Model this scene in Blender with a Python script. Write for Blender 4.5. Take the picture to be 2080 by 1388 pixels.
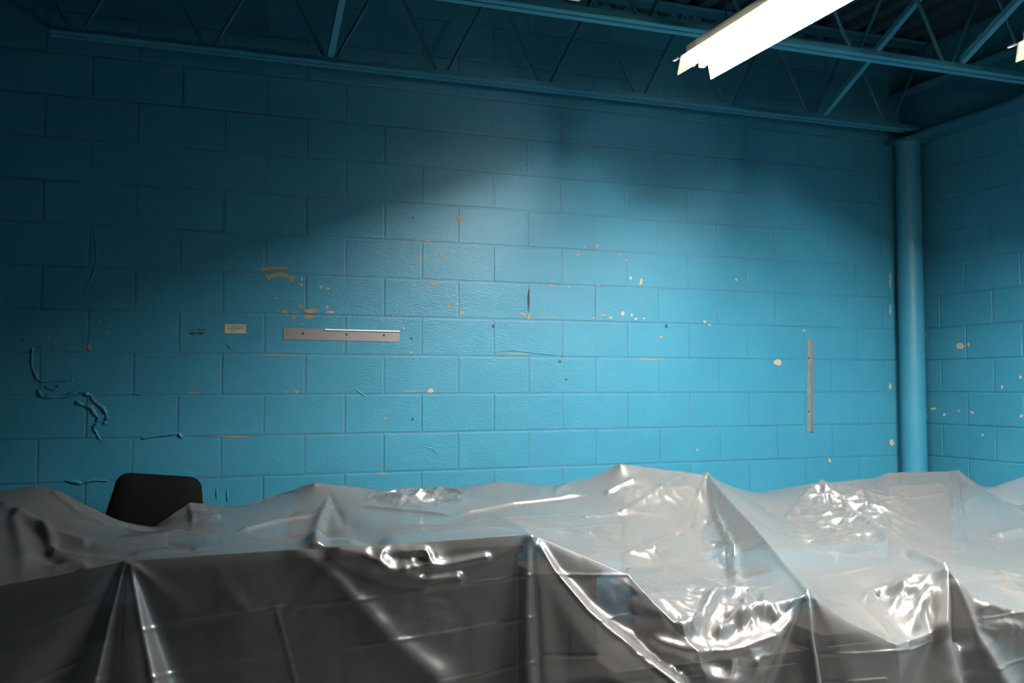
import bpy, bmesh, math, random
import numpy as np
from mathutils import Vector, Matrix

for _o in list(bpy.data.objects):
    bpy.data.objects.remove(_o)
SC = bpy.context.scene
COL = SC.collection
rnd = random.Random(7)

# ------------------------------------------------------------------ camera
F_PX, W_PX, H_PX = 1950.0, 2080, 1388
YAW, PITCH, ROLL = 0.35475, 0.04798, -0.0018
CAM = np.array([0.307, -4.946, 1.456])
_cy, _sy, _cp, _sp = math.cos(YAW), math.sin(YAW), math.cos(PITCH), math.sin(PITCH)
FWD = np.array([_sy * _cp, _cy * _cp, _sp])
_R = np.array([_cy, -_sy, 0.0])
_U = np.cross(_R, FWD)
RGT = _R * math.cos(ROLL) + _U * math.sin(ROLL)
UPV = _U * math.cos(ROLL) - _R * math.sin(ROLL)

cam = bpy.data.cameras.new('camera')
cam.sensor_width = 36.0
cam.lens = 36.0 * F_PX / W_PX
cam.clip_start = 0.05
camo = bpy.data.objects.new('camera', cam)
COL.objects.link(camo)
m = Matrix.Identity(4)
for i in range(3):
    m[i][0], m[i][1], m[i][2], m[i][3] = RGT[i], UPV[i], -FWD[i], CAM[i]
camo.matrix_world = m
SC.camera = camo

# ------------------------------------------------------------------ world, exposure
world = bpy.data.worlds.new('world')
SC.world = world
world.use_nodes = True
world.node_tree.nodes['Background'].inputs[0].default_value = (0.35, 0.45, 0.5, 1)
world.node_tree.nodes['Background'].inputs[1].default_value = 0.02
SC.view_settings.view_transform = 'Standard'
SC.view_settings.look = 'None'
SC.view_settings.gamma = 1.0
SC.view_settings.use_curve_mapping = False
SC.view_settings.exposure = 0.0
TUBE_STRENGTH = 640.0


def ray(px, py):
    u, v = (px - W_PX / 2) / F_PX, (py - H_PX / 2) / F_PX
    return RGT * u - UPV * v + FWD


def at_y(px, py, Y):
    """world point seen at a picture position, on the plane at depth Y"""
    d = ray(px, py)
    return CAM + d * ((Y - CAM[1]) / d[1])


def at_x(px, py, X):
    d = ray(px, py)
    return CAM + d * ((X - CAM[0]) / d[0])


def at_z(px, py, Z):
    d = ray(px, py)
    return CAM + d * ((Z - CAM[2]) / d[2])


def project(P):
    d = P - CAM
    w = d @ FWD
    return W_PX / 2 + F_PX * (d @ RGT) / w, H_PX / 2 - F_PX * (d @ UPV) / w


# ------------------------------------------------------------------ helpers
def tag(o, label=None, cat=None, group=None, kind=None):
    if label: o['label'] = label
    if cat: o['category'] = cat
    if group: o['group'] = group
    if kind: o['kind'] = kind
    return o


def link(name, me, parent=None, loc=None):
    o = bpy.data.objects.new(name, me)
    COL.objects.link(o)
    if parent: o.parent = parent
    if loc is not None: o.location = loc
    return o


def empty(name, loc, rz=0.0):
    o = bpy.data.objects.new(name, None)
    o.empty_display_size = 0.1
    COL.objects.link(o)
    o.location = loc
    o.rotation_euler = (0, 0, rz)
    return o


def mesh(name, verts, faces, mat, smooth=False):
    me = bpy.data.meshes.new(name)
    me.from_pydata([tuple(map(float, v)) for v in verts], [], faces)
    me.update()
    if mat: me.materials.append(mat)
    if smooth:
        me.polygons.foreach_set('use_smooth', [True] * len(me.polygons))
    return me


class MB:
    """collects simple solids into one mesh"""
    def __init__(s): s.v = []; s.f = []

    def box(s, x0, x1, y0, y1, z0, z1, M=None):
        b = len(s.v)
        P = [(x, y, z) for z in (z0, z1) for y in (y0, y1) for x in (x0, x1)]
        if M is not None: P = [tuple(M @ Vector(p)) for p in P]
        s.v += P
        s.f += [tuple(b + i for i in f) for f in ((0, 2, 3, 1), (4, 5, 7, 6), (0, 1, 5, 4), (2, 6, 7, 3), (0, 4, 6, 2), (1, 3, 7, 5))]
        return s

    def tube(s, pts, r, n=10, caps=True):
        pts = [Vector(p) for p in pts]
        b = len(s.v)
        for i, p in enumerate(pts):
            t = (pts[min(i + 1, len(pts) - 1)] - pts[max(i - 1, 0)]).normalized()
            a = Vector((0, 0, 1)) if abs(t.z) < 0.9 else Vector((1, 0, 0))
            u = t.cross(a).normalized(); w = t.cross(u)
            rr = r[i] if isinstance(r, (list, tuple)) else r
            for k in range(n):
                q = 2 * math.pi * k / n
                s.v.append(tuple(p + u * (rr * math.cos(q)) + w * (rr * math.sin(q))))
        for i in range(len(pts) - 1):
            for k in range(n):
                k2 = (k + 1) % n
                s.f.append((b + i * n + k, b + i * n + k2, b + (i + 1) * n + k2, b + (i + 1) * n + k))
        if caps:
            s.f.append(tuple(b + k for k in range(n))[::-1])
            s.f.append(tuple(b + (len(pts) - 1) * n + k for k in range(n)))
        return s

    def prism(s, prof, axis, a, c):
        """extrude a 2D outline along x or y from a to c"""
        b = len(s.v); n = len(prof)
        for t in (a, c):
            for p, q in prof:
                s.v.append((t, p, q) if axis == 'x' else (p, t, q))
        for k in range(n):
            k2 = (k + 1) % n
            s.f.append((b + k, b + k2, b + n + k2, b + n + k))
        s.f.append(tuple(b + k for k in range(n))[::-1]); s.f.append(tuple(b + n + k for k in range(n)))
        return s

    def mesh(s, name, mat, smooth=False, bevel=0.0, seg=2):
        me = mesh(name, s.v, s.f, mat, False)
        bm = bmesh.new(); bm.from_mesh(me)
        bmesh.ops.recalc_face_normals(bm, faces=bm.faces)
        if bevel > 0:
            bmesh.ops.bevel(bm, geom=list(bm.edges), offset=bevel, segments=seg, affect='EDGES', profile=0.5)
        if smooth:
            for f in bm.faces: f.smooth = True
            for e in bm.edges:
                if len(e.link_faces) == 2 and e.calc_face_angle(0) > 0.7: e.smooth = False
        bm.to_mesh(me); bm.free()
        return me

    def build(s, name, mat, parent=None, smooth=False, bevel=0.0, seg=2, loc=None):
        return link(name, s.mesh(name, mat, smooth, bevel, seg), parent, loc)


# ------------------------------------------------------------------ materials
def new_mat(name):
    mt = bpy.data.materials.new(name); mt.use_nodes = True
    nt = mt.node_tree
    return mt, nt, nt.nodes['Principled BSDF']


def N(nt, typ, **kw):
    n = nt.nodes.new(typ)
    for k, v in kw.items():
        if k.startswith('i_'):
            n.inputs[k[2:].replace('_', ' ')].default_value = v
        else:
            setattr(n, k, v)
    return n


def simple(name, col, rough, metal=0.0, var=0.12, scale=8.0, bump=0.0, bscale=80.0, spec=0.5):
    mt, nt, p = new_mat(name)
    geo = N(nt, 'ShaderNodeNewGeometry')
    no = N(nt, 'ShaderNodeTexNoise', i_Scale=scale, i_Detail=5.0)
    nt.links.new(geo.outputs['Position'], no.inputs['Vector'])
    mix = N(nt, 'ShaderNodeMix', data_type='RGBA')
    mix.inputs[6].default_value = (*[c * (1 - var) for c in col], 1)
    mix.inputs[7].default_value = (*[min(1, c * (1 + var)) for c in col], 1)
    nt.links.new(no.outputs['Fac'], mix.inputs[0])
    nt.links.new(mix.outputs[2], p.inputs['Base Color'])
    p.inputs['Roughness'].default_value = rough
    p.inputs['Metallic'].default_value = metal
    p.inputs['Specular IOR Level'].default_value = spec
    if bump:
        n2 = N(nt, 'ShaderNodeTexNoise', i_Scale=bscale, i_Detail=4.0)
        nt.links.new(geo.outputs['Position'], n2.inputs['Vector'])
        b = N(nt, 'ShaderNodeBump', i_Strength=bump, i_Distance=0.004)
        nt.links.new(n2.outputs['Fac'], b.inputs['Height'])
        nt.links.new(b.outputs['Normal'], p.inputs['Normal'])
    return mt


def wall_paint():
    mt, nt, p = new_mat('blue_wall_paint')
    geo = N(nt, 'ShaderNodeNewGeometry')
    pos = geo.outputs['Position']
    big = N(nt, 'ShaderNodeTexNoise', i_Scale=2.2, i_Detail=6.0, i_Roughness=0.6)
    nt.links.new(pos, big.inputs['Vector'])
    ramp = N(nt, 'ShaderNodeValToRGB')
    ramp.color_ramp.elements[0].position = 0.3
    ramp.color_ramp.elements[0].color = (0.026, 0.163, 0.252, 1)
    ramp.color_ramp.elements[1].position = 0.72
    ramp.color_ramp.elements[1].color = (0.032, 0.187, 0.28, 1)
    nt.links.new(big.outputs['Fac'], ramp.inputs['Fac'])
    nt.links.new(ramp.outputs['Color'], p.inputs['Base Color'])
    # diagonal brush and roller texture plus the pores of the block
    mp = N(nt, 'ShaderNodeMapping')
    mp.inputs['Rotation'].default_value = (0, math.radians(50), 0)
    mp.inputs['Scale'].default_value = (30, 30, 150)
    nt.links.new(pos, mp.inputs['Vector'])
    n1 = N(nt, 'ShaderNodeTexNoise', i_Scale=1.0, i_Detail=3.0)
    nt.links.new(mp.outputs['Vector'], n1.inputs['Vector'])
    n2 = N(nt, 'ShaderNodeTexNoise', i_Scale=110.0, i_Detail=4.0, i_Roughness=0.65)
    nt.links.new(pos, n2.inputs['Vector'])
    n3 = N(nt, 'ShaderNodeTexNoise', i_Scale=12.0, i_Detail=3.0)
    nt.links.new(pos, n3.inputs['Vector'])
    a1 = N(nt, 'ShaderNodeMath', operation='MULTIPLY_ADD'); a1.inputs[1].default_value = 0.8
    nt.links.new(n1.outputs['Fac'], a1.inputs[0]); nt.links.new(n2.outputs['Fac'], a1.inputs[2])
    a2 = N(nt, 'ShaderNodeMath', operation='MULTIPLY_ADD'); a2.inputs[1].default_value = 1.4
    nt.links.new(n3.outputs['Fac'], a2.inputs[0]); nt.links.new(a1.outputs[0], a2.inputs[2])
    b = N(nt, 'ShaderNodeBump', i_Strength=0.42, i_Distance=0.0035)
    nt.links.new(a2.outputs[0], b.inputs['Height'])
    nt.links.new(b.outputs['Normal'], p.inputs['Normal'])
    p.inputs['Roughness'].default_value = 0.36
    p.inputs['Specular IOR Level'].default_value = 0.27
    return mt


def film():
    mt, nt, p = new_mat('plastic_film')
    nt.nodes.remove(p)
    out = nt.nodes['Material Output']
    geo = N(nt, 'ShaderNodeNewGeometry')
    pos = geo.outputs['Position']
    # fine crumple
    v = N(nt, 'ShaderNodeTexVoronoi', feature='F1', i_Scale=26.0)
    dn = N(nt, 'ShaderNodeTexNoise', i_Scale=7.0, i_Detail=3.0)
    nt.links.new(pos, dn.inputs['Vector'])
    mxv = N(nt, 'ShaderNodeVectorMath', operation='MULTIPLY_ADD')
    mxv.inputs[1].default_value = (0.12, 0.12, 0.12)
    nt.links.new(dn.outputs['Color'], mxv.inputs[0]); nt.links.new(pos, mxv.inputs[2])
    nt.links.new(mxv.outputs[0], v.inputs['Vector'])
    n1 = N(nt, 'ShaderNodeTexNoise', i_Scale=34.0, i_Detail=4.0, i_Roughness=0.55, i_Distortion=0.8)
    nt.links.new(pos, n1.inputs['Vector'])
    ad = N(nt, 'ShaderNodeMath', operation='MULTIPLY_ADD'); ad.inputs[1].default_value = 0.5
    nt.links.new(v.outputs['Distance'], ad.inputs[0]); nt.links.new(n1.outputs['Fac'], ad.inputs[2])
    msk = N(nt, 'ShaderNodeTexNoise', i_Scale=2.6, i_Detail=2.0)
    nt.links.new(pos, msk.inputs['Vector'])
    mr = N(nt, 'ShaderNodeMapRange')
    mr.inputs[1].default_value = 0.45; mr.inputs[2].default_value = 0.68
    mr.inputs[3].default_value = 0.0; mr.inputs[4].default_value = 0.06
    nt.links.new(msk.outputs['Fac'], mr.inputs[0])
    b = N(nt, 'ShaderNodeBump', i_Distance=0.008)
    nt.links.new(ad.outputs[0], b.inputs['Height']); nt.links.new(mr.outputs[0], b.inputs['Strength'])
    nrm = b.outputs['Normal']
    dif = N(nt, 'ShaderNodeBsdfDiffuse'); dif.inputs['Color'].default_value = (0.30, 0.30, 0.30, 1)
    trl = N(nt, 'ShaderNodeBsdfTranslucent'); trl.inputs['Color'].default_value = (0.30, 0.30, 0.30, 1)
    tra = N(nt, 'ShaderNodeBsdfTransparent'); tra.inputs['Color'].default_value = (0.93, 0.94, 0.95, 1)
    glo = N(nt, 'ShaderNodeBsdfGlossy'); glo.inputs['Roughness'].default_value = 0.11
    for s in (dif, trl, glo): nt.links.new(nrm, s.inputs['Normal'])
    m1 = N(nt, 'ShaderNodeMixShader'); m1.inputs[0].default_value = 0.42
    nt.links.new(dif.outputs[0], m1.inputs[1]); nt.links.new(trl.outputs[0], m1.inputs[2])
    m2 = N(nt, 'ShaderNodeMixShader'); m2.inputs[0].default_value = 0.54
    nt.links.new(m1.outputs[0], m2.inputs[1]); nt.links.new(tra.outputs[0], m2.inputs[2])
    fr = N(nt, 'ShaderNodeFresnel', i_IOR=1.5)
    nt.links.new(nrm, fr.inputs['Normal'])
    fm = N(nt, 'ShaderNodeMath', operation='MULTIPLY_ADD'); fm.inputs[1].default_value = 0.6; fm.inputs[2].default_value = 0.03
    nt.links.new(fr.outputs[0], fm.inputs[0])
    m3 = N(nt, 'ShaderNodeMixShader')
    nt.links.new(fm.outputs[0], m3.inputs[0]); nt.links.new(m2.outputs[0], m3.inputs[1]); nt.links.new(glo.outputs[0], m3.inputs[2])
    # milky sheen: a broad gloss lobe below the sharp one
    gl2 = N(nt, 'ShaderNodeBsdfGlossy'); gl2.inputs['Roughness'].default_value = 0.34
    nt.links.new(nrm, gl2.inputs['Normal'])
    m4 = N(nt, 'ShaderNodeMixShader'); m4.inputs[0].default_value = 0.085
    nt.links.new(m2.outputs[0], m4.inputs[1]); nt.links.new(gl2.outputs[0], m4.inputs[2])
    nt.links.new(m4.outputs[0], m3.inputs[1])
    nt.links.new(m3.outputs[0], out.inputs['Surface'])
    return mt


def emitter(name, col, s):
    mt, nt, p = new_mat(name)
    p.inputs['Base Color'].default_value = (0.9, 0.9, 0.88, 1)
    p.inputs['Emission Color'].default_value = (*col, 1)
    p.inputs['Emission Strength'].default_value = s
    return mt


M_WALL = wall_paint()
M_MORTAR = simple('blue_painted_mortar', (0.022, 0.140, 0.22), 0.5, var=0.2, scale=20, bump=0.5, bscale=90)
M_STEEL = simple('blue_painted_steel', (0.014, 0.11, 0.18), 0.45, var=0.15, scale=14, bump=0.1, bscale=60)
M_CHORD = simple('lit_blue_painted_steel', (0.032, 0.20, 0.30), 0.45, var=0.15, scale=14, bump=0.1, bscale=60)  # same steel paint, lightened to carry the light on bottom chords and bridging
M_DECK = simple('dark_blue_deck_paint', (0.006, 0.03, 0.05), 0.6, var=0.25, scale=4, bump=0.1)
M_RUST = simple('rusty_gap', (0.035, 0.022, 0.014), 0.9, var=0.4, scale=30)
M_CHIP = simple('bare_tan_plaster', (0.28, 0.19, 0.10), 0.9, var=0.3, scale=60, bump=0.4, bscale=200)
M_CHIPW = simple('bare_pale_plaster', (0.34, 0.29, 0.20), 0.9, var=0.2, scale=60, bump=0.4, bscale=200)
M_CHIPD = simple('dark_hole', (0.03, 0.035, 0.03), 0.9, var=0.3, scale=60)
M_CHIPR = simple('rusty_brown_spot', (0.16, 0.07, 0.03), 0.9, var=0.4, scale=90)
M_ALU = simple('brushed_aluminium', (0.20, 0.185, 0.195), 0.42, metal=0.55, var=0.1, scale=30)
M_ALUD = simple('dull_stained_aluminium', (0.10, 0.15, 0.165), 0.5, metal=0.0, var=0.45, scale=22)
M_SCREW = simple('dark_screw', (0.10, 0.08, 0.07), 0.4, metal=0.8)
M_PAPER = simple('cream_paper', (0.36, 0.33, 0.25), 0.85, var=0.08, scale=90)
M_INK = simple('dark_ink', (0.05, 0.045, 0.04), 0.8)
M_INKB = simple('dark_marker_ink', (0.004, 0.03, 0.045), 0.8)
M_WHITE = simple('white_enamel', (0.80, 0.80, 0.77), 0.4, var=0.04)
M_BLACK = simple('black_fabric', (0.0025, 0.0025, 0.003), 0.95, var=0.2, scale=120, bump=0.2, bscale=500, spec=0.15)
M_BLKPL = simple('black_plastic', (0.008, 0.008, 0.008), 0.5, spec=0.3)
M_GREY = simple('grey_fabric', (0.11, 0.11, 0.115), 0.95, var=0.2, scale=120, bump=0.2, bscale=500, spec=0.2)
M_WOOD = simple('dark_brown_wood', (0.022, 0.014, 0.010), 0.6, var=0.35, scale=12)
M_FLOOR = simple('grey_concrete', (0.05, 0.048, 0.047), 0.6, var=0.2, scale=3, bump=0.2)
M_DARKWALL = simple('dark_blue_paint', (0.012, 0.06, 0.09), 0.6, var=0.1)
M_TUBE = emitter('fluorescent_tube', (1.0, 0.965, 0.88), TUBE_STRENGTH)
def translucent_white():
    mt, nt, p = new_mat('white_acrylic')
    p.inputs['Base Color'].default_value = (.8, .8, .77, 1); p.inputs['Roughness'].default_value = .4
    tr = N(nt, 'ShaderNodeBsdfTranslucent'); tr.inputs['Color'].default_value = (1, .97, .88, 1)
    mx = N(nt, 'ShaderNodeMixShader'); mx.inputs[0].default_value = .42
    nt.links.new(p.outputs[0], mx.inputs[1]); nt.links.new(tr.outputs[0], mx.inputs[2])
    nt.links.new(mx.outputs[0], nt.nodes['Material Output'].inputs['Surface'])
    return mt


M_WING = translucent_white()
M_FILM = film()

# ------------------------------------------------------------------ room shell
XL, XR, YF, HZ = -1.05, 4.955, -7.4, 3.70
B = 0.2032
wall_back = tag(MB().box(XL - .1, XR + .1, 0.0, 0.2, 0, HZ).build('wall_back', M_MORTAR), kind='structure')
wall_right = tag(MB().box(XR, XR + .2, YF, 0.0, 0, HZ).build('wall_right', M_MORTAR), kind='structure')
wall_left = tag(MB().box(XL - .2, XL, YF, 0.0, 0, HZ).build('wall_left', M_DARKWALL), kind='structure')
wall_front = tag(MB().box(XL - .2, XR + .2, YF - .2, YF, 0, HZ).build('wall_front', M_DARKWALL), kind='structure')
floor = tag(MB().box(XL - .2, XR + .2, YF - .2, 0.2, -0.1, 0).build('floor', M_FLOOR), kind='structure')

# corrugated roof deck: ribs run away from the back wall
mb = MB()
prof = []
x = XL
while x < XR:
    prof += [(x, HZ), (x + .05, HZ), (x + .065, HZ - .04), (x + .135, HZ - .04), (x + .15, HZ)]
    x += .15
v = [(p[0], y, p[1]) for p in prof for y in (YF, 0.0)]
f = [(2 * i, 2 * i + 1, 2 * i + 3, 2 * i + 2) for i in range(len(prof) - 1)]
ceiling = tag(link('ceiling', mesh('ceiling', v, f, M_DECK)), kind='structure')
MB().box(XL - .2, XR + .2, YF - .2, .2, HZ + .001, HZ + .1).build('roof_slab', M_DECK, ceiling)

JW, CH, PR = 0.0040, 0.0050, 0.0023     # half joint, arris, block proud of the mortar


def block_mesh(w, h, mat, k=0):
    """front of a concrete block, arrises rounded, facing -Y, centred"""
    r = random.Random(k)
    x, z = w / 2 - JW, h / 2 - JW
    j = lambda: r.uniform(-.0012, .0012)
    outer = [(-x + j(), .001, -z + j()), (x + j(), .001, -z + j()), (x + j(), .001, z + j()), (-x + j(), .001, z + j())]
    c = CH
    mid = [(-x + c * .3, -PR * .75, -z + c * .3), (x - c * .3, -PR * .75, -z + c * .3), (x - c * .3, -PR * .75, z - c * .3), (-x + c * .3, -PR * .75, z - c * .3)]
    inn = [(-x + c, -PR, -z + c), (x - c, -PR, -z + c), (x - c, -PR, z - c), (-x + c, -PR, z - c)]
    V = outer + mid + inn
    Fc = []
    for a in (0, 4):
        for i in range(4):
            i2 = (i + 1) % 4
            Fc.append((a + i, a + i2, a + 4 + i2, a + 4 + i))
    Fc.append((8, 9, 10, 11))
    return mesh('concrete_block', V, Fc, mat)


BLOCKS = {}


def lay_blocks(parent, lo, hi, side):
    for n in range(3, 18):
        first = -40
        edges = [i * B for i in range(-60, 60) if (i - n) % 2 == 0]
        for a in edges:
            s0, s1 = max(a, lo), min(a + 2 * B, hi)
            if s1 - s0 < 0.05: continue
            key = (round(s1 - s0, 4), rnd.randrange(4))
            if key not in BLOCKS: BLOCKS[key] = block_mesh(key[0], B, M_WALL, key[1])
            c, z = (s0 + s1) / 2, (n + .5) * B
            off = rnd.uniform(-.0006, .0009)
            if side == 'back':
                o = link('concrete_block', BLOCKS[key], parent, (c, off, z))
                o.rotation_euler = (rnd.uniform(-.003, .003), 0, rnd.uniform(-.002, .002))
            else:
                o = link('concrete_block', BLOCKS[key], parent, (XR + off, -c, z))
                o.rotation_euler = (0, 0, -math.pi / 2)


lay_blocks(wall_back, XL, XR, 'back')
lay_blocks(wall_right, 0.0, 3.05, 'right')

# ------------------------------------------------------------------ flaked paint and marks on the walls
def blob(cx, cy, w, h, ang=0.0, k=0, n=11):
    r = random.Random(k * 13 + int(cx * 7 + cy))
    pts = []
    ca, sa = math.cos(ang), math.sin(ang)
    for i in range(n):
        t = 2 * math.pi * i / n
        q = r.uniform(.68, 1.15)
        a, b = w / 2 * q * math.cos(t), h / 2 * q * math.sin(t)
        pts.append((cx + a * ca - b * sa, cy + a * sa + b * ca))
    return pts


def flake(name, pts, mat, wall='back', lift=0.0012, th=0.0022):
    """thin raised patch with an outline given where it shows on the wall"""
    if wall == 'back':
        P = [at_y(x, y, -PR) for x, y in pts]; out = np.array([0, -1.0, 0]); parent = wall_back
    else:
        P = [at_x(x, y, XR - PR) for x, y in pts]; out = np.array([-1.0, 0, 0]); parent = wall_right
    c = sum(P) / len(P)
    P = [p - c for p in P]
    n = len(P)
    V = [p * 1.0 - out * th for p in P] + [p * .97 + out * lift for p in P]
    Fc = [tuple(range(n, 2 * n))] + [(i, (i + 1) % n, n + (i + 1) % n, n + i) for i in range(n)]
    me = mesh(name, V, Fc, mat)
    bm = bmesh.new(); bm.from_mesh(me); bmesh.ops.recalc_face_normals(bm, faces=bm.faces)
    bmesh.ops.triangulate(bm, faces=[f for f in bm.faces if len(f.verts) > 4]); bm.to_mesh(me); bm.free()
    return link(name, me, parent, c)


def cz(poly, ox, oy, s):
    return [(ox + a / s, oy + b / s) for a, b in poly]


flake('paint_chip', cz([(250, 285), (400, 292), (530, 248), (600, 268), (660, 300), (790, 325), (705, 415), (660, 345), (560, 318), (390, 345), (355, 420), (305, 325)], 500, 520, 7.71), M_CHIP)
flake('paint_chip', cz([(175, 218), (290, 185), (420, 168), (660, 168), (620, 212), (400, 205), (290, 238)], 500, 520, 7.71), M_CHIP)
CH_T = [(632, 631.5, 33, 10, 0), (628, 643, 28, 7, 0), (578, 633, 12, 8, 0), (566, 633, 7, 4, 0), (611, 623, 11, 6, .5), (597, 645, 12, 7, .6),
        (598, 635, 12, 3, 0), (562, 606, 9, 5, 0), (615, 659, 15, 3, 0), (936, 443, 17, 7, .1), (897, 519, 17, 6, .5), (878, 576, 18, 6, .35),
        (938, 636, 15, 8, -.6), (911, 623, 7, 8, 0), (1063, 639, 15, 6, .3), (1075, 643, 7, 13, .2), (1175, 517, 12, 4, -.5), (1213, 499, 12, 6, -.6),
        (1187, 503, 7, 4, 0), (1258, 518, 5, 7, 0), (1272, 529, 4, 8, 0), (1120, 580, 13, 4, 0), (1155, 583, 9, 3, 0), (1215, 580, 6, 5, 0),
        (1100, 578, 6, 3, 0), (1343, 685, 8, 6, 0), (1226, 640, 14, 4, 0), (1207, 646, 6, 4, 0), (603, 796, 10, 7, 0), (583, 796, 5, 4, 0),
        (394, 798, 30, 3, 0), (798, 640, 6, 5, 0), (217, 675, 11, 5, 0), (204, 656, 5, 9, -.6), (181, 705, 9, 14, 0), (576, 721, 92, 2.5, 0),
        (1045, 719, 75, 2.2, .05), (840, 795, 60, 2.2, 0), (668, 691, 6, 4, 0), (1320, 730, 60, 2, .02), (470, 887, 110, 2.2, 0), (775, 963, 26, 2.5, 0),
        (1143, 950, 16, 2.5, 0), (1108, 645, 40, 2, 0), (783, 850, 6, 4, 0), (868, 489, 10, 3, .1), (766, 515, 7, 4, .2), (848, 521, 7, 4, .6)]
CH_W = [(672, 634, 20, 5, 0), (665, 624, 7, 7, 0), (612, 579, 6, 7, 0), (613, 567, 5, 8, 0), (651, 583, 6, 9, -.5), (666, 586, 9, 4, 0), (929, 618, 4, 6, 0),
        (1281, 565, 6, 9, -.4), (1302, 573, 7, 15, .3), (1265, 637, 8, 11, 0), (1283, 640, 5, 8, 0), (1291, 648, 6, 5, 0), (1308, 647, 6, 4, 0),
        (1240, 646, 7, 4, 0), (1432, 654, 9, 5, .7), (1441, 660, 8, 4, .2), (1495, 568, 6, 6, 0), (1580, 737, 16, 14, 0), (1633, 672, 6, 5, 0),
        (875, 794, 16, 10, 0), (1685, 936, 6, 9, -.3), (1416, 914, 3, 7, 0), (1808, 570, 4, 44, 0), (1808, 785, 6, 14, 0), (1811, 900, 10, 14, 0),
        (1808, 630, 4, 24, 0), (99, 684, 5, 4, 0), (820, 667, 5, 5, 0), (835, 716, 5, 4, 0)]
for i, (a, b, w, h, g) in enumerate(CH_T): flake('paint_chip', blob(a, b, w, h, g, i), M_CHIP)
for i, (a, b, w, h, g) in enumerate(CH_W): flake('paint_chip', blob(a, b, w, h, g, i + 50), M_CHIPW)
for i, (a, b, w, h) in enumerate([(44, 692, 8, 9), (78, 704, 9, 11), (108, 706, 9, 7), (1143, 724, 5, 4), (1072, 737, 5, 4)]):
    flake('rust_spot', blob(a, b, w, h, 0, i + 90), M_CHIPR)
for i, (a, b, w, h, g) in enumerate([(1074, 608, 5, 46, 0.02), (465, 706, 16, 4, .75), (1137, 735, 6, 5, 0), (1150, 771, 6, 4, 0), (1002, 663, 5, 6, 0), (836, 688, 7, 4, .4), (838, 852, 5, 6, 0), (839, 442, 5, 4, 0), (1353, 663, 6, 10, 0)]):
    flake('dark_scar', blob(a, b, w, h, g, i + 120), M_CHIPD)
for i, (a, b, w, h, g) in enumerate([(1878, 681, 9, 12, 0), (1950, 703, 18, 13, 0), (1967, 700, 5, 11, 0), (1879, 846, 10, 11, 0), (1896, 831, 13, 6, 0), (1975, 838, 10, 5, .5),
                                     (1918, 843, 6, 7, 0), (1947, 835, 5, 5, 0), (1996, 884, 6, 5, 0), (2075, 845, 8, 8, 0), (2073, 766, 6, 8, 0), (2035, 786, 4, 9, 0)]):
    flake('paint_chip', blob(a, b, w, h, g, i + 150), M_CHIPW, 'right')


def ridge(pts, r, mat=None):
    """lumpy painted plaster ridge lying on the back wall"""
    P = [at_y(x, y, -PR) for x, y in pts]
    Q = []
    for i in range(len(P) - 1):
        for t in np.linspace(0, 1, 6)[:-1]:
            Q.append(P[i] * (1 - t) + P[i + 1] * t)
    Q.append(P[-1])
    rr = random.Random(int(pts[0][0] * 3))
    r *= 1.15
    rad = [r * rr.uniform(.5, 1.35) for _ in Q]
    rad[0] = rad[-1] = r * .2
    MB().tube([tuple(q + np.array([rr.uniform(-.2, .2) * r, 0, rr.uniform(-.2, .2) * r])) for q in Q], rad, 8).build('plaster_ridge', mat or M_WALL, wall_back, smooth=True)
    o = wall_back.children[-1]
    o.scale = (1, .4, 1); o.location = (0, -PR * .6, 0)


ridge([(66, 705), (65, 745), (76, 772), (100, 775), (140, 772), (150, 770)], .006)
ridge([(75, 792), (88, 806), (130, 808), (160, 795), (185, 803), (190, 815), (210, 828), (218, 848), (212, 862)], .008)
ridge([(150, 815), (185, 828), (200, 850), (190, 870), (205, 895)], .008)
ridge([(90, 785), (110, 792), (125, 780)], .007)
ridge([(192, 455), (196, 520), (190, 555), (165, 610)], .0028)
ridge([(700, 795), (722, 790), (742, 806)], .003)
ridge([(285, 890), (320, 886), (362, 880), (372, 892)], .006)
ridge([(130, 975), (165, 982), (190, 975), (222, 978)], .007)
ridge([(440, 990), (441, 1018)], .0035); ridge([(461, 992), (462, 1020)], .0035)
ridge([(860, 908), (880, 912), (888, 924)], .003)
ridge([(1000, 716), (1040, 712), (1090, 718), (1130, 722)], .003)
ridge([(270, 800), (290, 802)], .003)

# illegible pen marks left of the paper label
mk = MB()
for (a, b, c, d) in [(385, 670, 392, 671.5), (401, 669, 417, 671.5), (385, 676, 398, 678.5), (400, 675.5, 415, 678.5), (389, 672, 392, 673), (404, 678, 411, 680), (386, 679, 394, 680.5)]:
    p, q = at_y(a, d, -PR), at_y(c, b, -PR)
    mk.box(p[0], q[0], -PR - .0015, -PR + .001, p[2], q[2])
mk.build('pen_mark', M_INKB, wall_back)['label'] = 'dark smudged pen writing'

# ------------------------------------------------------------------ steel column and beam in the corner
t = empty('steel_column', (4.815, -0.105, 0))
tag(t, 'round blue painted steel pipe column standing in the wall corner', 'column')
s = MB().tube([(0, 0, 0.012), (0, 0, 3.02)], .078, 28).build('shaft', M_WALL, t, smooth=True)
MB().box(-.12, .12, -.1, .1, 0, .012).build('base_plate', M_STEEL, t)
MB().box(-.1, .1, -.095, .095, 3.02, 3.035).build('cap_plate', M_STEEL, t)
caulk = MB()
zz = 0.0
while zz < 3.0:
    w = rnd.uniform(.007, .012); o_ = rnd.uniform(-.002, .002)
    caulk.box(4.893 + o_, 4.893 + o_ + w * 2, -.02 - w, -.001, zz, zz + .15); zz += .15
tag(caulk.build('trim_1', M_RUST), kind='structure')
t = empty('steel_beam', (4.85, 0, 3.037))
tag(t, 'dark steel beam along the top of the right wall, carried by the column', 'beam')
MB().box(-.09, .09, -6.5, -.005, 0, .014).build('bottom_flange', M_STEEL, t)
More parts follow.
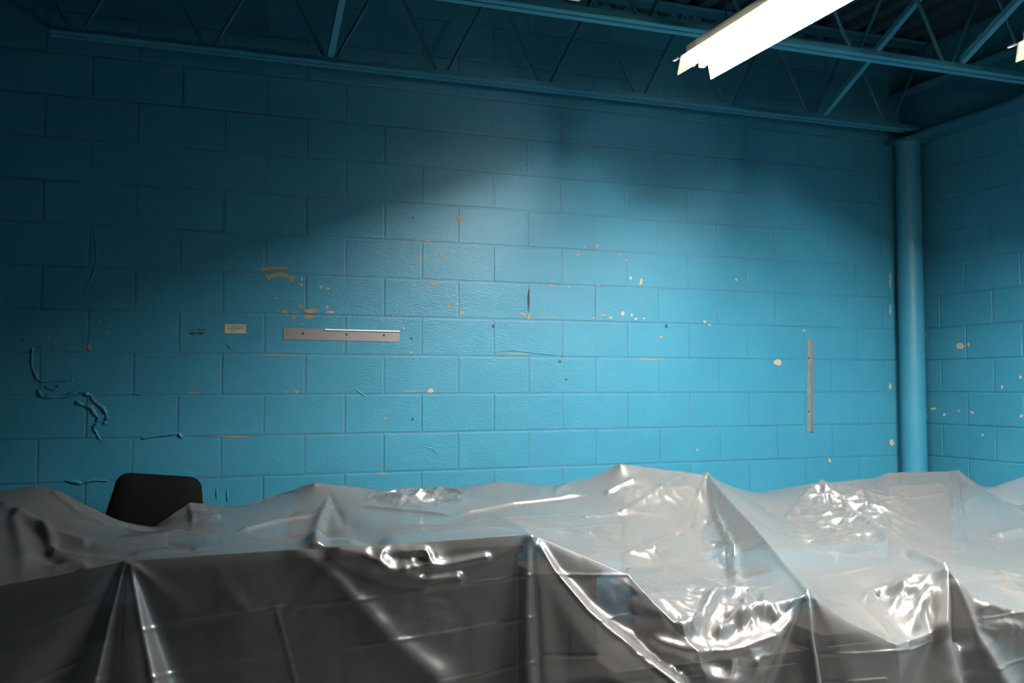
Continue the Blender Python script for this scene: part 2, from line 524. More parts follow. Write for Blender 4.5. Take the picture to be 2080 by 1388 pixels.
MB().box(-.006, .006, -6.5, -.005, .014, .30).build('web', M_STEEL, t)
MB().box(-.09, .09, -6.5, -.005, .30, .314).build('top_flange', M_STEEL, t)

# ------------------------------------------------------------------ open-web joists
ZB, ZT = 3.077, 3.655


def joist(Y, label, group, first_node, x_lo=XL + .02, x_hi=4.90, x_bend=-0.17):
    t = empty('steel_joist', (0, Y, ZB)); tag(t, label, 'joist', group)
    D = ZT - ZB
    for s in (-1, 1):       # bottom chord: two angles with a gap
        y0, y1 = (.008, .045) if s > 0 else (-.045, -.008)
        a = MB().box(x_bend, x_hi, y0, y1, 0, .006)
        yy = .008 if s > 0 else -.014
        a.box(x_bend, x_hi, yy, yy + .006, .006, .04)
        a.build('bottom_chord', M_CHORD, t)
        a = MB().box(x_lo, x_hi, y0, y1, D - .006, D)
        a.box(x_lo, x_hi, yy, yy + .006, D - .04, D - .006)
        a.build('top_chord', M_STEEL, t)
    # end strut rising from the bottom chord to the bearing
    MB().tube([(x_bend + .02, 0, .015), (x_lo + .05, 0, D - .03)], .013, 8).build('end_strut', M_STEEL, t)
    x = first_node
    while x < x_hi + .1:
        if x - .3 > x_lo and x <= x_hi + .02:
            MB().tube([(x - .29, 0, D - .03), (x - .02, 0, .02)], .0095, 8).build('web_bar', M_STEEL, t)
        if x + .28 < x_hi:
            MB().tube([(x + .02, 0, .02), (x + .29, 0, D - .03)], .0095, 8).build('web_bar', M_STEEL, t)
        x += .583
    return t


joist(-0.17, 'open-web steel joist running close along the back wall', None, -0.06)
joist(-1.18, 'open-web steel joist passing above the lit fluorescent fixture', None, 0.0)
joist(-2.19, 'open-web steel joist nearest the camera, above the picture edge', None, 0.0)
for (x, ya, yb, lab) in [(1.10, -.2, -1.15, 'thin blue bridging bar rising from the back joist, upper left'),
                         (4.10, -.2, -1.15, 'thin blue bridging bar from the back joist near the column'),
                         (4.15, -1.21, -2.16, 'thin blue bridging bar rising behind the white fixture at right'),
                         (1.10, -1.21, -2.16, 'thin blue bridging bar between the two joists over the camera')]:
    t = empty('bridging_bar', (x, ya, ZB)); tag(t, lab, 'brace', 'bridging bars between the joists' if False else None)
    M = Matrix.Identity(4)
    v0, v1 = Vector((0, 0, .03)), Vector((0, yb - ya, ZT - ZB - .05))
    d = (v1 - v0); q = d.to_track_quat('X', 'Z').to_matrix().to_4x4(); q.translation = v0
    a = MB().box(0, d.length, -.016, .016, 0, .004, q); a.box(0, d.length, -.016, -.012, .004, .03, q)
    a.build('angle_bar', M_CHORD, t)

# ------------------------------------------------------------------ fluorescent fixtures
def fixture(cx, y0, length, zt, label):
    t = empty('fluorescent_light', (cx, y0, zt)); tag(t, label, 'light fixture', None)
    y1 = -length
    MB().box(-.042, .042, y1, 0, -.05, 0).build('channel', M_WHITE, t, bevel=.004, seg=1)
    # reflector: flat pan under the channel, two flared wings with turned lips
    pr = [(-.064, -.053), (-.081, -.136), (-.085, -.134), (-.067, -.050), (.067, -.050), (.085, -.134), (.081, -.136), (.064, -.053)]
    MB().prism(pr, 'y', y1, 0).build('reflector', M_WING, t)
    for sx in (-1, 1):
        MB().tube([(sx * .026, -.035, -.077), (sx * .026, y1 + .035, -.077)], .0175, 14).build('tube', M_TUBE, t, smooth=True)
        for yy in (-.012, y1 + .035):
            MB().box(sx * .026 - .013, sx * .026 + .013, yy - .02, yy, -.097, -.05).build('lamp_holder', M_WHITE, t, bevel=.003, seg=1)
    for yy in (-.25, -1.0):
        MB().tube([(0, yy, -.001), (0, yy, HZ - zt - .02)], .004, 6).build('hanger_rod', M_STEEL, t)
    MB().box(-.084, -.072, 0, .04, -.062, -.056).build('hanger_clip', M_WHITE, t)
    return t


FZ = 1.4224 + 1.38 + .122
fixture(2.46, -1.40, 1.24, FZ, 'long glowing white fluorescent fixture hanging over the middle of the sheet')
fixture(3.685, -2.02, 2.44, FZ, 'lit fluorescent fixture cut off by the right picture edge')
FZ = ZB
p = at_z(1165, -4, FZ + .0)
t = empty('junction_box', (p[0], p[1], FZ)); tag(t, 'small white electrical box at the top edge left of the lit fixture', 'electrical box')
MB().box(-.04, .04, -.03, .03, 0, .05).build('box_body', M_WHITE, t, bevel=.004, seg=1)
MB().tube([(0, 0, .05), (0, 0, HZ - FZ - .04)], .011, 8).build('conduit', M_STEEL, t)

# ------------------------------------------------------------------ strips and label on the back wall
def on_wall(px, py): return at_y(px, py, -PR)


a, b = on_wall(575, 668), on_wall(811, 692.5)
cx_, czz = (a[0] + b[0]) / 2, (on_wall(575, 679)[2] + on_wall(811, 683)[2]) / 2
L_, H_ = b[0] - a[0], .059
t = empty('mounting_strip', (cx_, -PR - .0005, czz)); tag(t, 'horizontal aluminium mounting strip screwed to the blue block wall', 'metal strip')
t.rotation_euler = (0, math.radians(.35), 0)
MB().box(-L_ / 2, L_ / 2, -.003, 0, -H_ / 2, H_ / 2).build('plate', M_ALU, t, bevel=.0008, seg=1)
MB().box(-L_ / 2 + .21, L_ / 2, -.011, -.003, H_ / 2 - .006, H_ / 2).build('lip', M_WHITE, t)
for px in (615, 704, 780):
    x = on_wall(px, 679)[0] - cx_
    MB().tube([(x, -.0075, .004), (x, -.003, .004)], [.0035, .0065], 12).build('screw', M_SCREW, t, smooth=True)
a, b = on_wall(1647, 690), on_wall(1644, 878)
t = empty('mounting_strip', ((a[0] + b[0]) / 2, -PR - .0005, (a[2] + b[2]) / 2)); tag(t, 'vertical dull metal strip on the back wall left of the column', 'metal strip')
hh = a[2] - b[2]
t.rotation_euler = (0, math.radians(1.2), 0)
MB().box(-.025, .005, -.003, 0, -hh / 2, hh / 2).build('plate', M_ALUD, t)
MB().box(.005, .02, -.008, -.0, -hh / 2, hh / 2).build('raised_edge', M_ALU, t, bevel=.001, seg=1)
for z in (.17, -.16): MB().tube([(-.012, -.0075, z), (-.012, -.003, z)], [.0035, .006], 12).build('screw', M_SCREW, t, smooth=True)

a, b = on_wall(456.5, 677), on_wall(499.5, 659.5)
t = empty('paper_label', ((a[0] + b[0]) / 2, -PR - .0003, (a[2] + b[2]) / 2)); tag(t, 'small cream paper label with smudged print stuck on the blue wall', 'label')
w, h = (b[0] - a[0]) / 2, (b[2] - a[2]) / 2
MB().box(-w, w, -.0015, .001, -h, h).build('paper', M_PAPER, t)
pr_ = MB()
r2 = random.Random(3)
for row, (z0, x0, x1) in enumerate([(.5, -.6, .75), (.08, -.75, .8), (-.45, -.55, .05)]):
    x = x0
    while x < x1:
        l = r2.uniform(.03, .09)
        pr_.box(x * w, (x + l) * w, -.0021, -.0016, (z0 - r2.uniform(.06, .16)) * h, (z0 + r2.uniform(.02, .16)) * h)
        x += l + r2.uniform(.03, .08)
pr_.build('smudged_print', M_INK, t)

# ------------------------------------------------------------------ furniture under the sheet, and the bare chair
def rounded_slab(w_top, w_bot, h, th, rc, bulge=.012, n=7):
    """upholstered pad standing in xz, front towards -y, rounded corners"""
    pts = []
    for cx, cz_, a0 in ((w_top / 2 - rc, h - rc, 0), (-w_top / 2 + rc, h - rc, 90), (-w_bot / 2 + rc, rc, 180), (w_bot / 2 - rc, rc, 270)):
        for k in range(n):
            q = math.radians(a0 + 90 * k / (n - 1))
            pts.append((cx + rc * math.cos(q), cz_ + rc * math.sin(q)))
    c0 = (0, h / 2)
    rings = [(.0, -th / 2 - bulge), (.6, -th / 2 - bulge * .8), (.93, -th / 2), (1.0, -th / 2 + .012), (1.0, th / 2 - .012), (.93, th / 2), (.6, th / 2 + bulge * .5), (0, th / 2 + bulge * .6)]
    V, Fc = [], []
    m_ = len(pts)
    V.append((0, rings[0][1], c0[1]))
    for s, y in rings[1:-1]:
        for x, z in pts: V.append((x * s, y, c0[1] + (z - c0[1]) * s))
    V.append((0, rings[-1][1], c0[1]))
    for k in range(m_): Fc.append((0, 1 + k, 1 + (k + 1) % m_))
    for r_ in range(len(rings) - 3):
        for k in range(m_):
            k2 = (k + 1) % m_
            Fc.append((1 + r_ * m_ + k, 1 + (r_ + 1) * m_ + k, 1 + (r_ + 1) * m_ + k2, 1 + r_ * m_ + k2))
    e = len(V) - 1; b0 = 1 + (len(rings) - 3) * m_
    for k in range(m_): Fc.append((e, b0 + (k + 1) % m_, b0 + k))
    return V, Fc


def office_chair(x, y, rz, top, label, fabric, lean=8, w=.43, wb=.47, hb=.46, rc=.05):
    t = empty('office_chair', (x, y, 0), rz); tag(t, label, 'chair')
    V, Fc = rounded_slab(w, wb, hb, .05, rc)
    me = mesh('backrest', V, Fc, fabric, True)
    bm = bmesh.new(); bm.from_mesh(me); bmesh.ops.recalc_face_normals(bm, faces=bm.faces); bm.to_mesh(me); bm.free()
    o = link('backrest', me, t, (0, .2, top - hb)); o.rotation_euler = (math.radians(-lean), 0, 0)
    V, Fc = rounded_slab(.46, .44, .44, .07, .09)
    V = [(a, c - .24, -b) for a, b, c in V]
    me = mesh('seat', V, Fc, fabric, True)
    bm = bmesh.new(); bm.from_mesh(me); bmesh.ops.recalc_face_normals(bm, faces=bm.faces); bm.to_mesh(me); bm.free()
    link('seat', me, t, (0, 0, .46))
    MB().tube([(0, .05, .40), (0, .2, .40), (0, .27, .48), (0, .27, top - hb * .6)], .016, 10).build('back_support', M_BLKPL, t, smooth=True)
    MB().tube([(0, 0, .08), (0, 0, .25), (0, 0, .251), (0, 0, .42)], [.028, .028, .018, .018], 14).build('gas_stem', M_BLKPL, t, smooth=True)
    for k in range(5):
        q = 2 * math.pi * k / 5 + .3
        leg = MB().tube([(0, 0, .10), (.15 * math.cos(q), .15 * math.sin(q), .095), (.26 * math.cos(q), .26 * math.sin(q), .07)], [.024, .02, .014], 8).build('leg', M_BLKPL, t, smooth=True)
        cx0, cy0 = .26 * math.cos(q), .26 * math.sin(q)
        MB().tube([(cx0 - .012 * math.sin(q), cy0 + .012 * math.cos(q), .026), (cx0 + .012 * math.sin(q), cy0 - .012 * math.cos(q), .026)], .026, 12).build('caster', M_BLKPL, leg, smooth=True)
    return t


def top_z(px, py, Y): return float(at_y(px, py, Y)[2])


p = at_y(290, 1000, -.30)
_c = office_chair(p[0], -.50, math.radians(-8), top_z(310, 964, -.28), 'black fabric office chair with bare backrest against the blue wall', M_BLACK, lean=6, w=.375, wb=.50, rc=.06)
[c_ for c_ in _c.children if c_.name.startswith('backrest')][0].rotation_euler[1] = math.radians(5)

exec_sheet = True
# ------------------------------------------------------------------ the plastic dust sheet
def P3(q): return at_y(*q)


RIDGE = [(-400, 1232, -2.4), (-150, 1208, -2.4), (0, 1190, -2.4), (120, 1168, -2.4), (255, 1140, -2.4), (450, 1126, -2.4), (660, 1112, -2.4), (860, 1101, -2.4), (1075, 1085, -2.4),
         (1180, 1128, -2.42), (1275, 1168, -2.45), (1340, 1240, -2.52), (1400, 1308, -2.57), (1470, 1316, -2.57), (1560, 1275, -2.54), (1640, 1205, -2.5),
         (1720, 1262, -2.53), (1820, 1310, -2.56), (1890, 1285, -2.5), (1923, 1158, -2.45), (1985, 1220, -2.5), (2080, 1240, -2.5), (2200, 1250, -2.5)]
def back_of(px, py, Y, Yb):
    # the point straight behind a ridge point, at the same height
    q = at_y(px, py, Y)
    x_, y_ = project(np.array([q[0], Yb, q[2] - .003]))
    return (float(x_), float(y_), Yb)


CAB_TOP = [back_of(px_, py_, -2.4, -2.24) for px_, py_ in ((275, 1138), (450, 1126), (660, 1112), (860, 1101), (1055, 1086))]
LINES = [
    # left hump
    [(-300, 1012, -1.0), (-100, 1005, -1.0), (20, 997, -1.0), (75, 985, -1.0), (112, 992, -1.0), (200, 1037, -1.05), (295, 1083, -1.15), (365, 1075, -1.3), (420, 1092, -1.5), (490, 1104, -1.75)],
    [(-150, 1040, -1.22), (35, 1045, -1.2), (60, 1110, -1.45), (110, 1150, -1.65), (250, 1135, -1.95)],
    # free edge rising on the chair, then the skyline along the wall
    [(300, 1082, -.5), (340, 1052, -.5), (387, 1022, -.46), (470, 1029, -.34), (510, 1024, -.34), (590, 1000, -.42), (640, 981, -.5), (740, 991, -.42), (850, 1004, -.34), (890, 1000, -.38),
     (1010, 978, -.55), (1100, 985, -.5), (1160, 985, -.55), (1260, 942, -.9), (1350, 952, -.9), (1435, 965, -.9), (1520, 1003, -.7), (1600, 990, -.75), (1665, 981, -.9),
     (1780, 970, -.82), (1805, 959, -.8), (1945, 957, -.8), (1985, 985, -.85), (2010, 991, -.9), (2080, 967, -1.05), (2150, 955, -1.25)],
    CAB_TOP,
    [(668, 1012, -.55), (662, 1060, -.8), (655, 1095, -1.0)],
    [(560, 1105, -1.1)], [(760, 1062, -.95)], [(480, 1062, -.75)],
    [(900, 1070, -1.2), (995, 1040, -1.15), (1040, 1062, -1.8), (1075, 1085, -2.4)],
    [(1435, 965, -.9), (1490, 1030, -1.3), (1560, 1110, -1.85), (1640, 1205, -2.5)],
    [(1435, 965, -.9), (1443, 1060, -1.12), (1468, 1140, -1.45), (1485, 1215, -2.0)],
    [(1200, 1075, -1.65)], [(1330, 1110, -1.9)], [(1400, 1225, -2.2)], [(1640, 1120, -1.5)],
    [(1560, 1040, -1.1), (1630, 1073, -1.3), (1700, 1045, -1.17)],
    [(1665, 981, -.9), (1700, 1045, -1.17), (1790, 1090, -1.6), (1850, 1120, -1.95), (1923, 1158, -2.45)],
    [(1700, 1150, -1.72)], [(1780, 1230, -2.3)],
    [(1805, 959, -.8), (1850, 1020, -1.1), (1905, 1110, -1.65)],
    [(1945, 957, -.8), (1962, 1040, -1.2), (1985, 1105, -1.55)],
    [(1945, 957, -.8), (2000, 1000, -.97), (2080, 1040, -1.15)],
    [(2060, 1190, -2.1)],
]
X0, X1, YB_ = -1.0, 4.72, -0.13
NX, NT, NF = 1000, 420, 220
XS = np.linspace(X0, X1, NX)
rp = np.array([P3(q) for q in RIDGE])
rx = np.r_[X0 - .1, rp[:, 0], X1 + .1]
YR = np.interp(XS, rx, np.r_[rp[0, 1], rp[:, 1], rp[-1, 1]])
ZR = np.interp(XS, rx, np.r_[rp[0, 2], rp[:, 2], rp[-1, 2]])
CONS = []
for ln in LINES:
    pts = [P3(q) for q in ln]
    if len(pts) == 1: CONS.append(pts[0]); continue
    for a, b in zip(pts[:-1], pts[1:]):
        n = max(2, int(np.linalg.norm(b - a) / .006))
        for t_ in np.linspace(0, 1, n): CONS.append(a * (1 - t_) + b * t_)
CONS = np.array(CONS)
c_yr = np.interp(CONS[:, 0], XS, YR)
c_s = (CONS[:, 1] - c_yr) / (YB_ - c_yr)
c_u = (CONS[:, 0] - X0) / (X1 - X0)
ok = (c_u > 0) & (c_u < 1) & (c_s > 0.004) & (c_s < .99)
CONS, c_s, c_u = CONS[ok], c_s[ok], c_u[ok]


def solve():
    Z = None
    for lev in (16, 8, 4, 2, 1):
        nx, nt = max(8, NX // lev), max(8, NT // lev)
        xs = np.linspace(X0, X1, nx)
        zr = np.interp(xs, XS, ZR)
        fix = np.zeros((nt, nx), bool); val = np.zeros((nt, nx)); cnt = np.zeros((nt, nx))
        i = np.clip(np.rint(c_s * (nt - 1)).astype(int), 1, nt - 2); j = np.clip(np.rint(c_u * (nx - 1)).astype(int), 0, nx - 1)
        np.add.at(val, (i, j), CONS[:, 2]); np.add.at(cnt, (i, j), 1)
        fix = cnt > 0; val[fix] /= cnt[fix]
        if Z is None:
            Z = np.full((nt, nx), .95)
        else:
            oi = np.linspace(0, Z.shape[0] - 1, nt); oj = np.linspace(0, Z.shape[1] - 1, nx)
            a = np.array([np.interp(oj, np.arange(Z.shape[1]), r_) for r_ in Z])
            k0 = np.floor(oi).astype(int).clip(0, Z.shape[0] - 2); fr = (oi - k0)[:, None]
            Z = a[k0] * (1 - fr) + a[k0 + 1] * fr
        dx, dy = (X1 - X0) / (nx - 1), 2.3 / (nt - 1)
        wx, wy = 1 / dx**2, 1 / dy**2
        sag = .22
        for it in range(500 if lev > 1 else 260):
            Z[0] = zr; Z[-1] = .5
            Z[fix] = val[fix]
            Zp = np.pad(Z, ((0, 0), (1, 1)), 'edge')
            new = (wx * (Zp[1:-1, :-2] + Zp[1:-1, 2:]) + wy * (Z[:-2] + Z[2:]) - sag) / (2 * wx + 2 * wy)
            Z[1:-1] = new
        Z[0] = zr; Z[-1] = .5; Z[fix] = val[fix]
    return Z


ZT_ = solve()
sv = np.linspace(0, 1, NT)[:, None]
TOP = np.stack([np.broadcast_to(XS, (NT, NX)), YR[None] + sv * (YB_ - YR[None]), ZT_], -1).copy()
# hanging front, from the ridge down to the floor
hv = np.linspace(0, 1, NF)[:, None] ** 1.15
slope = np.interp(XS, [-1, .2, 1.25, 1.45, 2.0, 2.35, 3.0, 4.7], [.10, .05, .05, .16, .2, .12, .14, .14])
hdown = hv * (ZR[None] - .012)
FRONT = np.stack([np.broadcast_to(XS, (NF, NX)), YR[None] - (.012 * (1 - np.exp(-hdown / .03)) + slope[None] * hdown), ZR[None] - hdown], -1).copy()

# folds: (picture polyline, height start, height end, width start, width end, sharp)
FOLD_F = [
    ([(252, 1148), (222, 1260), (190, 1400)], .004, .035, 4, 15, 0), ([(257, 1150), (246, 1270), (240, 1400)], -.004, -.03, 3, 12, 0),
    ([(262, 1148), (285, 1270), (312, 1400)], .004, .04, 4, 20, 0), ([(246, 1150), (180, 1290), (120, 1400)], -.002, -.02, 5, 35, 0),
    ([(275, 1152), (330, 1200), (400, 1260)], .004, .0, 5, 18, 0),
    ([(600, 1116), (650, 1150), (720, 1225), (800, 1310), (880, 1375)], .0045, .017, 12, 22, 0),
    ([(690, 1120), (735, 1128), (782, 1160), (860, 1181), (925, 1175)], .016, .014, 14, 7, 0),
    ([(770, 1120), (860, 1120), (870, 1140)], .008, .008, 8, 5, 0), ([(820, 1153), (900, 1150), (985, 1132)], .012, .008, 8, 5, 0),
    ([(930, 1172), (1000, 1140), (1066, 1098)], .003, .003, 10, 6, 0),
    ([(1072, 1092), (1064, 1230), (1062, 1400)], .006, .03, 5, 26, 0), ([(1088, 1100), (1106, 1250), (1120, 1400)], -.006, -.035, 4, 16, 0),
    ([(1080, 1092), (1120, 1165), (1180, 1245), (1260, 1325), (1350, 1400)], .008, .07, 5, 20, 0),
    ([(1150, 1390), (1250, 1380)], -.01, -.01, 20, 20, 0),
    ([(1640, 1210), (1641, 1300), (1655, 1400)], .006, .035, 3, 9, 0), ([(1630, 1225), (1612, 1310), (1590, 1400)], -.008, -.04, 4, 18, 0),
    ([(1652, 1225), (1672, 1310), (1690, 1400)], -.005, -.03, 4, 18, 0), ([(1600, 1260), (1540, 1330), (1480, 1400)], .01, .02, 8, 30, 0),
    ([(1922, 1162), (1910, 1270), (1925, 1400)], .006, .045, 4, 16, 0), ([(1932, 1172), (1945, 1235), (1952, 1300)], -.012, -.03, 4, 9, 0),
    ([(1938, 1180), (1970, 1290), (2030, 1400)], .004, .04, 5, 20, 0), ([(1905, 1300), (1880, 1400)], -.02, -.03, 12, 25, 0),
    ([(1330, 1302), (1400, 1322), (1470, 1322), (1560, 1290)], .012, .012, 8, 6, 0), ([(1240, 1300), (1320, 1320), (1400, 1345)], .01, .006, 12, 16, 0),
    ([(2000, 1230), (2080, 1250)], .012, .012, 8, 8, 0), ([(2040, 1270), (2100, 1290)], .015, .015, 14, 14, 0),
]
CREASE_F = [[(280, 1282), (420, 1258), (560, 1236), (735, 1219), (880, 1196), (1000, 1180), (1080, 1168)], [(-50, 1400), (60, 1388), (310, 1375), (560, 1335), (770, 1307), (950, 1280), (1085, 1253)],
            [(880, 1388), (975, 1371), (1040, 1352), (1085, 1345)], [(1120, 1167), (1200, 1169), (1285, 1168)], [(1190, 1262), (1260, 1252), (1340, 1242), (1450, 1228)],
            [(0, 1300), (90, 1268), (200, 1220)], [(1090, 1333), (1210, 1332), (1300, 1330)], [(1670, 1330), (1750, 1328), (1850, 1320), (1905, 1300)], [(1700, 1388), (1800, 1380)],
            [(560, 1236), (600, 1388)], [(1950, 1262), (2010, 1255), (2080, 1240)], [(60, 1388), (160, 1345)], [(1930, 1380), (2080, 1340)]]
FOLD_T = [
    ([(1436, 966), (1490, 1030), (1560, 1110), (1640, 1204)], .007, .007, 4, 4, 0), ([(1440, 985), (1452, 1060), (1478, 1135)], .010, .02, 4, 12, 0),
    ([(1665, 983), (1700, 1046), (1790, 1092), (1850, 1121), (1921, 1157)], .006, .006, 3, 4, 0), ([(1946, 958), (2000, 1001), (2080, 1041)], .006, .006, 3, 4, 0),
    ([(500, 1027), (560, 1012), (638, 984)], .004, .004, 4, 3, 0), ([(668, 1014), (650, 1060), (640, 1100)], .006, .02, 4, 12, 0), ([(672, 1014), (700, 1060), (760, 1100)], -.004, -.015, 4, 16, 0),
    ([(480, 1085), (560, 1062), (650, 1046)], .006, .006, 4, 4, 0),
    ([(770, 1015), (830, 1022), (900, 1000), (950, 1005)], .008, .008, 5, 4, 0), ([(735, 1030), (820, 1040), (920, 1048)], .006, .006, 3, 3, 0), ([(930, 1046), (1040, 1025), (1190, 1008)], .008, .006, 4, 3, 0),
    ([(1050, 1020), (1120, 1012), (1185, 1006)], .006, .004, 4, 3, 0),
    ([(1130, 998), (1175, 970)], .006, .006, 4, 4, 0), ([(1235, 1003), (1285, 978)], .008, .008, 4, 3, 0), ([(1265, 1045), (1320, 1012), (1380, 974)], .006, .016, 4, 8, 0),
    ([(1435, 968), (1415, 1020), (1400, 1070)], .006, .008, 4, 6, 0), ([(1420, 1000), (1450, 1075), (1470, 1130)], .008, .016, 4, 14, 0),
    ([(1180, 1050), (1215, 1050), (1290, 1042)], .006, .004, 5, 4, 0), ([(1225, 1112), (1300, 1108), (1345, 1090), (1395, 1075)], -.008, -.008, 4, 4, 0), ([(1395, 1075), (1440, 1064)], -.006, -.006, 4, 4, 0),
    ([(1275, 1128), (1320, 1130), (1360, 1122)], .01, .01, 7, 5, 0), ([(1280, 1165), (1350, 1155), (1430, 1150), (1480, 1140)], .01, .012, 5, 5, 0),
    ([(1480, 1140), (1500, 1200), (1440, 1240)], .012, .012, 8, 10, 0), ([(1450, 1226), (1520, 1210), (1500, 1260)], .012, .012, 8, 10, 0), ([(1340, 1300), (1420, 1270), (1440, 1230)], .018, .012, 10, 8, 0),
    ([(1460, 1290), (1540, 1250), (1630, 1225)], .016, .012, 8, 6, 0), ([(1565, 1255), (1600, 1275)], .012, .012, 6, 6, 0), ([(1480, 1245), (1545, 1255), (1550, 1225)], .008, .008, 7, 7, 0),
    ([(1665, 985), (1630, 1020), (1600, 1052)], .006, .008, 4, 4, 0), ([(1672, 985), (1690, 1020), (1712, 1050)], .008, .008, 4, 5, 0), ([(1700, 1050), (1740, 1010), (1750, 1010)], .006, .008, 5, 5, 0),
    ([(1640, 1005), (1665, 1025), (1680, 1045)], .008, .008, 8, 8, 0), ([(1715, 1040), (1770, 1080), (1830, 1120)], .01, .008, 5, 4, 0), ([(1740, 1020), (1790, 1070), (1840, 1110)], .01, .006, 6, 4, 0), ([(1750, 1012), (1800, 1065)], .009, .009, 5, 5, 0),
    ([(1790, 1080), (1850, 1125), (1915, 1152)], .012, .006, 6, 4, 0), ([(1805, 1100), (1850, 1130)], -.008, -.008, 5, 5, 0),
    ([(1760, 1215), (1840, 1185), (1915, 1160)], .012, .006, 7, 4, 0), ([(1800, 1210), (1850, 1215), (1915, 1175)], -.012, -.004, 7, 4, 0), ([(1815, 1235), (1835, 1200)], .012, .012, 7, 7, 0), ([(1855, 1270), (1885, 1200)], .016, .008, 10, 6, 0),
    ([(1935, 960), (1940, 990), (1950, 1040)], .006, .006, 4, 4, 0), ([(1925, 1010), (1935, 1050)], .005, .005, 4, 4, 0), ([(1945, 962), (1952, 1060), (1955, 1120)], .006, .008, 3, 4, 0),
    ([(1930, 1160), (2000, 1175), (2080, 1190)], .008, .006, 4, 8, 0), ([(2030, 1175), (2080, 1215)], .012, .012, 5, 6, 0), ([(2020, 1090), (2080, 1080)], .01, .01, 8, 8, 0),
    ([(40, 1045), (110, 1095), (200, 1110), (330, 1090)], .01, .004, 8, 8, 0), ([(10, 1030), (90, 1075), (170, 1105)], .006, .006, 6, 6, 0), ([(110, 1000), (160, 1040), (210, 1062)], .004, .004, 3, 3, 0), ([(30, 1060), (50, 1130)], .01, .01, 10, 14, 0),
    ([(90, 1070), (110, 1130), (170, 1150)], .008, .008, 8, 8, 0), ([(340, 1108), (390, 1115)], -.004, -.004, 3, 3, 0), ([(385, 1030), (390, 1060)], .006, .006, 4, 4, 0), ([(395, 1055), (440, 1050)], .008, .008, 5, 4, 0),
    ([(110, 1125), (180, 1135), (255, 1138)], .006, .003, 4, 3, 0),
]
CREASE_T = [[(1500, 1085), (1540, 1080), (1600, 1078)], [(1500, 1215), (1560, 1195), (1600, 1170)], [(1450, 1125), (1520, 1115), (1560, 1098)], [(1770, 1013), (1860, 1012), (1940, 998)], [(1880, 1125), (1960, 1118), (2040, 1098)],
            [(1640, 1175), (1720, 1165), (1780, 1150)], [(1000, 1050), (1100, 1048), (1190, 1040)], [(1100, 1075), (1180, 1070), (1280, 1058)]]


def add_folds(G, base, folds, direction):
    px, py = project(base.reshape(-1, 3))
    dist_cam = (base.reshape(-1, 3) - CAM) @ FWD
    disp = np.zeros(len(px))
    for pts, a0, a1, w0, w1, sharp in folds:
        xs_ = [p_[0] for p_ in pts]; ys_ = [p_[1] for p_ in pts]
        m3 = 3.2 * max(w0, w1) + 4
        sel = np.where((px > min(xs_) - m3) & (px < max(xs_) + m3) & (py > min(ys_) - m3) & (py < max(ys_) + m3))[0]
        if not len(sel): continue
        X, Y = px[sel], py[sel]
        seg = [math.dist(pts[i], pts[i + 1]) for i in range(len(pts) - 1)]
        tot = sum(seg); acc = 0
        best = np.full(len(sel), 1e9); tt = np.zeros(len(sel))
        for i, L in enumerate(seg):
            ax, ay = pts[i]; bx, by = pts[i + 1]
            t_ = ((X - ax) * (bx - ax) + (Y - ay) * (by - ay)) / (L * L)
            tc = t_.clip(0, 1)
            d = np.hypot(X - ax - tc * (bx - ax), Y - ay - tc * (by - ay))
            u = d < best
            best[u] = d[u]; tt[u] = ((acc + tc * L) / tot)[u]
            acc += L
        w = w0 + (w1 - w0) * tt
        amp = a0 + (a1 - a0) * tt
        q = best / w
        prof_ = np.exp(-q * 1.3) if sharp else np.exp(-.5 * q * q)
        disp[sel] += amp * prof_
    G += disp.reshape(G.shape[:2])[..., None] * np.array(direction)


# crumple noise as real relief
def vnoise(X, Y, s, seed):
    r = np.random.RandomState(seed); g = r.rand(256, 256)
    u, v = X * s, Y * s
    i, j = np.floor(u).astype(int), np.floor(v).astype(int)
    fu, fv = u - i, v - j
    fu = fu * fu * (3 - 2 * fu); fv = fv * fv * (3 - 2 * fv)
    G_ = lambda a, b: g[a % 256, b % 256]
    return (G_(i, j) * (1 - fu) + G_(i + 1, j) * fu) * (1 - fv) + (G_(i, j + 1) * (1 - fu) + G_(i + 1, j + 1) * fu) * fv - .5


